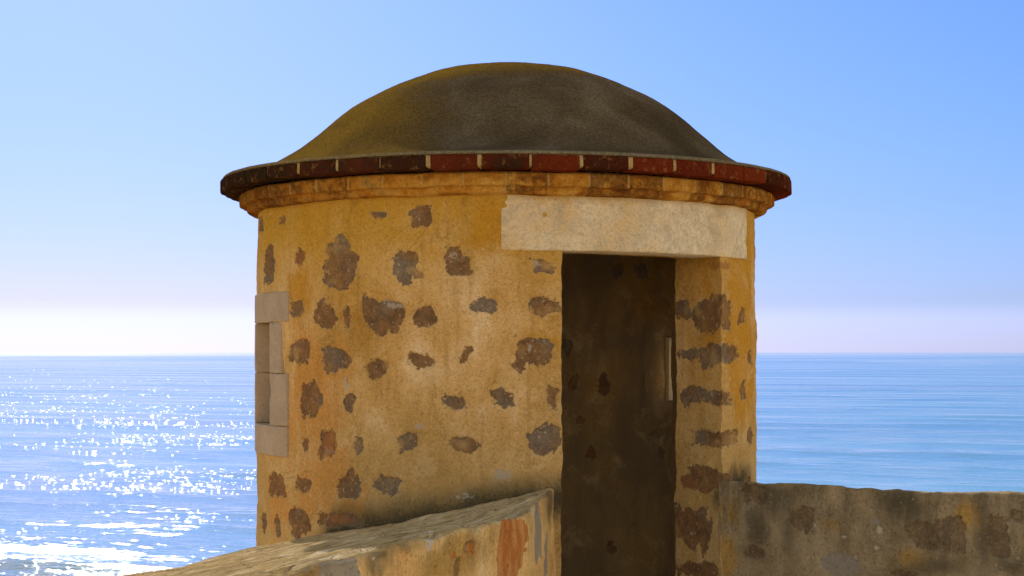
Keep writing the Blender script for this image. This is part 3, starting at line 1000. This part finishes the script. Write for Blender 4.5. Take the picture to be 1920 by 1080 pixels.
# plaster skin stands proud of the bare stones
rad = V - np.array((TX, TY, 0))
rad[:, 2] = 0
rl_ = np.linalg.norm(rad, axis=1)
rad /= rl_[:, None]
angv = np.degrees(np.arctan2(V[:, 0] - TX, -(V[:, 1] - TY)))
edge = np.full(len(V), 1.0)
for h_ in HOLES:
    da = np.maximum(h_[0] - angv, angv - h_[1]) * math.pi / 180 * RO
    dz = np.maximum(h_[4] - V[:, 2], V[:, 2] - h_[5])
    dd = np.maximum(da, dz)
    edge = np.minimum(edge, sstep(dd, 0.002, 0.02))
edge = np.where(rl_ > RO - 0.002, edge, 0)
W = wobble(V, 0.0042, 8.0)
lump = fbm(V, 2.2, 3, 77) * 0.005 + 0.0012 * fbm(V, 40, 3, 78)
W += rad * lump[:, None]
W -= rad * (0.006 * sstep(at['stone'], -0.003, 0.003) * edge)[:, None]
W += rad * (0.0022 * fbm(V, 55, 2, 79) * sstep(at['stone'], 0, 0.004) * edge)[:, None]
wall = mesh_obj('wall', T_(W), gr.faces(), MAT_WALL, tower, at)

gr = Grid()
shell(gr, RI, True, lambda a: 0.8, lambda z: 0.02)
reveals(gr, HOLES[2], n_z=60)  # recess sides take the darkened plaster, so their shade is in the colour
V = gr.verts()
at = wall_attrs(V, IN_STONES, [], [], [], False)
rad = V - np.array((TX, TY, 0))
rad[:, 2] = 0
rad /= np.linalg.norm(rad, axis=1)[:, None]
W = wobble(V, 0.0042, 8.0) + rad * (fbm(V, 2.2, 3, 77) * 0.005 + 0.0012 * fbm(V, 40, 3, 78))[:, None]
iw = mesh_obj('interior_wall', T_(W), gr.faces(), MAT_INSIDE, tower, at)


# dome: a lathe of the mortar cap with its underside
def catmull(pts, n=14):
    pts = [np.array(p, float) for p in pts]
    out = []
    for i in range(len(pts) - 1):
        p0, p1, p2, p3 = pts[max(i - 1, 0)], pts[i], pts[i + 1], pts[min(i + 2, len(pts) - 1)]
        for t in np.linspace(0, 1, n, endpoint=False):
            out.append(0.5 * ((2 * p1) + (-p0 + p2) * t + (2 * p0 - 5 * p1 + 4 * p2 - p3) * t * t + (-p0 + 3 * p1 - 3 * p2 + p3) * t ** 3))
    out.append(pts[-1])
    return out


RIM = 1.078
prof = catmull([(0.0, 2.674), (.15, 2.667), (.268, 2.645), (.385, 2.603), (.503, 2.550), (.623, 2.482), (.738, 2.384), (.845, 2.297), (.93, 2.252), (1.0, 2.233), (RIM - .012, 2.224)])
_p = np.array(prof)
_rg = np.linspace(0, RIM - .012, 220)
_zg = np.interp(_rg, _p[:, 0], _p[:, 1])
_pad = np.concatenate([_zg[1:20][::-1], _zg, _zg[-1] - (_zg[-20:-1] - _zg[-1])[::-1]])
_k = np.exp(-0.5 * (np.arange(-19, 20) / 7.5) ** 2)
_zg = np.convolve(_pad, _k / _k.sum(), 'valid')
prof = [np.array(p) for p in zip(_rg[::2], _zg[::2])] + [np.array((_rg[-1], 2.224))]
prof += [np.array(p) for p in ((RIM - .004, 2.2225), (RIM, 2.219), (RIM - .001, 2.2125), (RIM - .03, 2.2125), (0.9, 2.2125), (0.705, 2.2125))]
prof += catmull([(0.705, 2.2125), (.66, 2.30), (.55, 2.41), (.38, 2.50), (.18, 2.545), (0.0, 2.555)], 5)[1:]
prof = np.array(prof)
prof[:, 0] = np.maximum(prof[:, 0], 0.0004)
az = np.radians(np.linspace(-180, 180, 541))
A, K = np.meshgrid(az, np.arange(len(prof)), indexing='ij')
pr, pz = prof[K, 0], prof[K, 1]
lean = 0.012 * sstep(pz, 2.23, 2.40)
P = np.stack([TX + lean + pr * np.sin(A), TY - pr * np.cos(A), pz], -1)
gr = Grid()
gr.patch(P)
V = gr.verts()
W = V.copy()
W[:, 2] += 0.007 * fbm(V, 3.0, 3, 90) * np.clip((V[:, 2] - 2.2125) / 0.1, 0, 1) + 0.0007 * fbm(V, 45, 3, 91)
rimf = sstep(np.hypot(V[:, 0] - TX, V[:, 1] - TY), 1.0, 1.075)
lich = sstep(-(V[:, 0] - TX), -0.05, 0.6) + 0.8 * sstep(V[:, 2], 2.50, 2.64)  # lichen, with the sunlit flank's and top's gold painted into its colour
dome = mesh_obj('dome', T_(W), gr.faces(), MAT_DOME, tower, {'rim': rimf, 'lichen': lich})


# cornice
def arc_block(bm, r0, r1, a0, a1, z0, z1, bev=0.004, seg=6, mat=0, jitter=0.0, rng=None, cols=1, wear=0.0):
    """a bevelled block bent round the tower's axis"""
    b = bmesh.new()
    bmesh.ops.create_cube(b, size=1)
    L = R(a1 - a0) * (r0 + r1) / 2
    for v in b.verts:
        v.co = Vector((v.co.x * L, v.co.y * (r1 - r0), v.co.z * (z1 - z0)))
    if bev:
        bmesh.ops.bevel(b, geom=list(b.edges), offset=bev, segments=2, affect='EDGES', profile=0.6)
    for k in range(1, seg):
        x = (k / seg - 0.5) * (L - 2.2 * bev)
        bmesh.ops.bisect_plane(b, geom=list(b.verts) + list(b.edges) + list(b.faces), plane_co=(x, 0, 0), plane_no=(1, 0, 0))
    for k in range(1, cols):
        zc = (k / cols - 0.5) * (z1 - z0 - 2.2 * bev)
        bmesh.ops.bisect_plane(b, geom=list(b.verts) + list(b.edges) + list(b.faces), plane_co=(0, 0, zc), plane_no=(0, 0, 1))
    if wear:
        cv = np.array([v.co[:] for v in b.verts])
        key = cv + np.array((a0 * 0.37, r0, z0 * 5.1))
        ex = np.minimum(np.abs(np.abs(cv[:, 2]) - (z1 - z0) / 2), np.abs(np.abs(cv[:, 0]) - L / 2))
        edge_ = np.exp(-ex / 0.012)
        n_ = [fbm(key, 16.0, 4, 210 + q_, 0.6) for q_ in range(3)]
        chip = np.clip(fbm(key, 24.0, 3, 220) - 0.25, 0, 1) * edge_
        for v, nx_, ny_, nz_, ch_, e_ in zip(b.verts, n_[0], n_[1], n_[2], chip, edge_):
            v.co.x += wear * nx_ * e_
            v.co.z += wear * nz_ * e_
            v.co.y += 0.5 * wear * ny_ - (7 * wear * ch_ if v.co.y > 0 else 0)
    for v in b.verts:
        t = v.co.x / L + 0.5
        a = R(a0 + (a1 - a0) * t)
        r = (r0 + r1) / 2 - v.co.y * -1
        if jitter and rng:
            r += rng.uniform(-jitter, jitter)
        v.co = Vector((r * math.sin(a), -r * math.cos(a), (z0 + z1) / 2 + v.co.z + (rng.uniform(-jitter, jitter) * 0.6 if jitter and rng else 0)))
    me = bpy.data.meshes.new('tmp')
    for f in b.faces:
        f.material_index = mat
        f.smooth = True
    bmesh.ops.recalc_face_normals(b, faces=b.faces)
    b.to_mesh(me)
    b.free()
    bm.from_mesh(me)
    bpy.data.meshes.remove(me)


rng = random.Random(4)
bm = bmesh.new()
for k in range(40):
    a0 = 4.4 + 9 * k
    g0, g1 = 0.36 + rng.uniform(-.12, .15), 0.36 + rng.uniform(-.12, .15)
    dr = rng.uniform(-0.002, 0.006)
    a0 += rng.uniform(-0.3, 0.3)
    arc_block(bm, 0.97, 1.080 + dr, a0 + g0, a0 + 9 - g1, 2.164 + rng.uniform(-.004, .003), 2.2115 + rng.uniform(-.003, 0.0), rng.uniform(0.0025, 0.006), 10, 0, 0.0020, rng)
bricks = bm_obj('brick_course', bm, [MAT_BRICK], tower)
for p in bricks.data.polygons:
    p.use_smooth = True
az = np.radians(np.linspace(-180, 180, 721))
pm = np.array([(0.95, 2.1710), (1.060, 2.1710), (1.0735, 2.174), (1.0750, 2.18), (1.0750, 2.198), (1.0735, 2.208), (1.066, 2.2115), (0.95, 2.2115)])
A, K = np.meshgrid(az, np.arange(len(pm)), indexing='ij')
gr = Grid()
gr.patch(np.stack([TX + pm[K, 0] * np.sin(A), TY - pm[K, 0] * np.cos(A), pm[K, 1]], -1), flip=True)
V = gr.verts()
mortar = mesh_obj('mortar_joint', T_(wobble(V, 0.0007, 40.0, 66)), gr.faces(), MAT_MORTAR, bricks)

# lower course: limewashed bricks with a coved underside
prof = np.array([(0.93, 2.086), (0.955, 2.087), (0.972, 2.089), (0.982, 2.092), (0.9855, 2.096), (0.987, 2.103), (0.988, 2.1105), (0.992, 2.1125), (1.002, 2.1135), (1.009, 2.1145),
                 (1.0130, 2.1175), (1.0135, 2.121), (1.0135, 2.128), (1.0135, 2.136), (1.0135, 2.144), (1.0135, 2.153), (1.0125, 2.158), (1.007, 2.1605), (0.995, 2.162), (0.95, 2.162)])
az = np.radians(np.linspace(-180, 180, 901))
A, K = np.meshgrid(az, np.arange(len(prof)), indexing='ij')
P = np.stack([TX + prof[K, 0] * np.sin(A), TY - prof[K, 0] * np.cos(A), prof[K, 1]], -1)
gr = Grid()
gr.patch(P, flip=True)
V = gr.verts()
rad = V - np.array((TX, TY, 0))
rad[:, 2] = 0
rad /= np.linalg.norm(rad, axis=1)[:, None]
arc = (A * 1.01).ravel()
cellid = np.floor(arc / 0.14)
bo = _hash(cellid.astype(np.int64), np.zeros(len(arc), np.int64), np.zeros(len(arc), np.int64), 3)
fr = arc / 0.14 - cellid
jt = sstep(np.abs(fr - 0.5), 0.45, 0.49)
W = V + rad * (0.0045 * fbm(V, 14, 4, 95) + 0.003 * bo * (1 - jt) - 0.004 * jt)[:, None] * np.array((1, 1, 0))
W[:, 2] += 0.003 * fbm(V, 9, 3, 96)
cour = mesh_obj('cornice_moulding', T_(W), gr.faces(), MAT_COURSE, tower, {'arc': arc})

# lintel over the door
bm = bmesh.new()
arc_block(bm, 0.80, RO + 0.0055, -0.9, 66.0, 1.9065, 2.0990, 0.004, 130, 0, cols=24, wear=0.0012)
lint = bm_obj('lintel', bm, [MAT_LINTEL], tower)
for p in lint.data.polygons:
    p.use_smooth = True


# window stones
def window(name, a0, a1, z0, z1, near_out, blocks, depth, mat):
    root = None
    for nm, b0, b1, y0, y1, *dd in blocks:
        bm = bmesh.new()
        arc_block(bm, RO - (dd[0] if dd else depth), RO + 0.009, b0, b1, y0, y1, 0.0035, 24, cols=14, wear=0.0011)
        o = bm_obj(nm, bm, [mat], None)
        for p in o.data.polygons:
            p.use_smooth = True
        if root is None:
            root = empty(name, (0, 0, 0), tower)
        o.parent = root
    return root


def A_at(px, py):
    return az_of(on_cyl(px, py))


eT = A_at(543, 575)
eU = A_at(530, 650)
eM = A_at(540.5, 750)
zT = on_cyl(520, 548)[2]
zS = on_cyl(520, 855)[2]
zM = on_cyl(520, 700)[2]
G = 0.004
ga = 0.25
window('window_frame', WA0, WA1, WZ0, WZ1, 0, [
    ('header_stone', WA0 - 9.5, eT, WZ1 - G, zT),
    ('jamb_stone', WA1 - ga, eU, zM + 0.0015, WZ1 - G - 0.002),
    ('jamb_stone', WA1 - ga, eM, WZ0 + G + 0.002, zM - 0.0015),
    ('jamb_stone', WA0 - 6.0, WA0 + ga, zM + 0.0015, WZ1 - G - 0.002),
    ('jamb_stone', WA0 - 9.0, WA0 + ga, WZ0 + G + 0.002, zM - 0.0015),
    ('sill', WA0 - 9.5, eM + 0.2, zS, WZ0 + G)], 0.14, MAT_FRAME)
window('window_frame', VA0, VA1, VZ0, VZ1, 0, [
    ('header_stone', VA0 - 9, VA1 + 9, VZ1 - G, VZ1 + 0.12, 0.03),
    ('jamb_stone', VA1 - 2.3, VA1 + 8, VZ0 + G + 0.002, VZ1 - G - 0.002),
    ('jamb_stone', VA0 - 8, VA0 + 0.6, VZ0 + G + 0.002, VZ1 - G - 0.002),
    ('sill', VA0 - 9, VA1 + 9, VZ0 - 0.12, VZ0 + G, 0.03)], 0.09, MAT_PALE)

# floor inside
bm = bmesh.new()
bmesh.ops.create_circle(bm, cap_ends=True, segments=64, radius=RI + 0.06)
for v in bm.verts:
    v.co.z = 0.004
bm_obj('floor', bm, [MAT_FLOOR], tower)


# ------------------------------------------------------------------ parapets
def parapet(name, inner_pts, length_dir, normal, seg_fn, thick, mat, blobs, seed, right):
    """inner_pts: the terrace-side line in plan; the top falls away to the sea side"""
    s, acc = [], 0.0
    pts = [np.array(p, float) for p in inner_pts]
    cum = [0.0]
    for p, q in zip(pts[:-1], pts[1:]):
        cum.append(cum[-1] + np.linalg.norm(q - p))
    ss = [0.0]
    while ss[-1] < cum[-1]:
        ss.append(ss[-1] + seg_fn(ss[-1]))
    ss = np.array(ss[:-1] + [cum[-1]])
    ss = np.unique(np.concatenate([ss, np.array(cum)]))
    ip = np.stack([np.interp(ss, cum, [p[k] for p in pts]) for k in (0, 1)], -1)
    return ss, np.array(cum), ip


def cross(zbot, n_in, n_top, rnd=0.009):
    """cross-section: list of (u, z) with u = 0 at the terrace side, 1 at the sea side; z relative"""
    c = []
    zs = np.concatenate([np.linspace(zbot, 0.40, 6)[:-1], np.linspace(0.40, ZI - rnd, n_in)])
    for z in zs:
        c.append((0.0, z))
    for t in np.linspace(0, math.pi / 2, 6)[1:-1]:
        c.append((rnd / THK * (1 - math.cos(t)), ZI - rnd + rnd * math.sin(t) - 0.0))
    for u in np.linspace(rnd / THK, 1 - 0.02, n_top):
        c.append((u, ZI + (ZO - ZI) * u))
    c += [(0.993, ZO - 0.004), (1.0, ZO - 0.02)]
    for z in np.linspace(ZO - 0.05, -3.9, 14):
        c.append((1.0, z))
    return np.array(c)


def build_parapet(name, ip, op, mat, mark, seed, ridge, parent=None):
    c = cross(-0.1, 110, 150 if not right_flag else 60)
    U, Z = c[:, 0], c[:, 1]
    P = ip[:, None, :] * (1 - U)[None, :, None] + op[:, None, :] * U[None, :, None]
    P = np.concatenate([P, np.broadcast_to(Z[None, :, None], (*P.shape[:2], 1))], -1)
    gr = Grid()
    gr.patch(P, flip=not right_flag)
    V = gr.verts()
    Um = np.broadcast_to(U[None, :], P.shape[:2]).ravel()
    topm = (sstep(Um, 0.004, 0.02) * (Um < 0.995)).astype(float)
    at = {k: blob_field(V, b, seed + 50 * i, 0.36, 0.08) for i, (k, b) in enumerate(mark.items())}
    at['ridge'] = topm * (1.0 if ridge else 0.6)
    if 'mould' in at:
        at['mould'] = np.where(at['mould'] > -0.049, at['mould'], -0.1)
    W = wobble(V, 0.006, 6.0, seed)
    # long broken ridges of the worn top
    d2 = LD if not right_flag else RD
    along = V[:, :2] @ d2
    acr = V[:, :2] @ np.array((-d2[1], d2[0]))
    q = np.stack([along * 1.1, acr * 13.0, V[:, 2] * 4], -1)
    W[:, 2] += topm * (0.0045 * fbm(q, 1.0, 3, seed + 5, 0.5) + 0.012 * fbm(V, 2.0, 2, seed + 6))
    st = sstep(at['stone'], -0.004, 0.004) + sstep(at['grey'], -0.004, 0.004) * 0.6
    nvec = LN if not right_flag else RN
    face = (Um < 0.001)
    W[:, :2] -= (nvec[None, :] * (0.006 * st * face)[:, None])
    edgef = sstep(V[:, 2], ZI - 0.06, ZI) * (Um < 0.05)
    W[:, 2] -= edgef * 0.010 * np.clip(fbm(V, 9, 3, seed + 9) + 0.1, 0, 2)
    return mesh_obj(name, W, gr.faces(), mat, parent, at)


# left
right_flag = False
ss, cum, ip = parapet('l', [A_, B_, B_ + LD * LEN_L], LD, LN, lambda s: 0.0085 if s < 3.6 else 0.12, THK, None, None, 0, False)
oA = np.array((-0.55, 6.35))
oB = B_ - LN * THK + LD * -0.35
oC = B_ - LN * THK + LD * LEN_L
op = np.stack([np.interp(ss, cum, [oA[k], oB[k], oC[k]]) for k in (0, 1)], -1)
Lp, Le, Lt = S_lpar, S_lend, S_ltop
lmarks = {
    'stone': [(Lp, 500, 1075, 40, 16), (Lp, 860, 1065, 8, 20), (Lp, 884, 1025, 12, 14)],
    'brick': [(Lp, 958, 1030, 30, 72), (Lp, 885, 1033, 8, 12), (Lp, 850, 1042, 6, 8)],
    'grey': [(Lp, 640, 1060, 46, 44, 10), (Le, 1010, 1000, 7, 60), (Le, 1026, 1040, 5, 50)],
    'white': [(Lp, 805, 1010, 7, 24), (Lp, 940, 968, 24, 8), (Lp, 700, 1043, 3, 4), (Le, 1003, 960, 6, 6)],
    'mould': [(Lp, 715, 1040, 26, 40), (Lp, 760, 1010, 34, 22), (Lp, 565, 1075, 22, 16), (Le, 1030, 945, 10, 40), (Lp, 545, 1068, 60, 8), (Lt, 905, 948, 125, 20), (Lt, 760, 968, 80, 10)],  # the Lt pair is damp stain plus the tower's shadow, deepened in the colour
    'ochre': [(Lp, 850, 1050, 70, 50), (Lp, 560, 1070, 30, 20)],
}
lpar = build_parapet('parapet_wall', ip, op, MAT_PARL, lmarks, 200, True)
tag(lpar, 'thick sloping sandstone parapet in the left foreground with a sunlit worn top', 'parapet', 'parapet walls beside the watchtower', 'thing')

# right
right_flag = True
ss, cum, ip = parapet('r', [RS - RD * 0.012, RS + RD * LEN_R], RD, RN, lambda s: 0.0075 if s < 1.5 else 0.12, THK, None, None, 0, True)
op = np.stack([np.interp(ss, cum, [(RS - RN * THK)[k] , (RS - RN * THK + RD * LEN_R)[k]]) for k in (0, 1)], -1)
Rp = S_rpar
rmarks = {
    'stone': [(Rp, 1505, 975, 24, 26), (Rp, 1412, 925, 22, 22), (Rp, 1760, 1005, 60, 30), (Rp, 1413, 1035, 18, 12), (Rp, 1690, 1075, 26, 8), (Rp, 1870, 1010, 22, 40),
              (Rp, 1500, 978, 12, 20), (Rp, 1905, 965, 14, 12)],
    'brick': [],
    'grey': [(Rp, 1580, 1055, 42, 26), (Rp, 1640, 975, 10, 6)],
    'white': [(Rp, 1651, 993, 5, 7), (Rp, 1525, 985, 3, 4), (Rp, 1584, 1007, 6, 3), (Rp, 1645, 1027, 6, 4), (Rp, 1604, 1044, 4, 5)],
    'mould': [(Rp, 1690, 945, 40, 36), (Rp, 1455, 935, 26, 36), (Rp, 1415, 985, 26, 40), (Rp, 1480, 1000, 10, 50), (Rp, 1850, 1010, 14, 50), (Rp, 1895, 1060, 30, 20), (Rp, 1415, 1035, 22, 14), (Rp, 1760, 1060, 40, 12)],
    'ochre': [(Rp, 1710, 1045, 28, 16), (Rp, 1815, 965, 22, 36), (Rp, 1556, 983, 16, 8), (Rp, 1370, 960, 18, 30), (Rp, 1360, 1040, 30, 50)],
}
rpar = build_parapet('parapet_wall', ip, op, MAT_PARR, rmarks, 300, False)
tag(rpar, 'low dark mottled parapet wall running right from the doorway, streaked with mould', 'parapet', 'parapet walls beside the watchtower', 'thing')
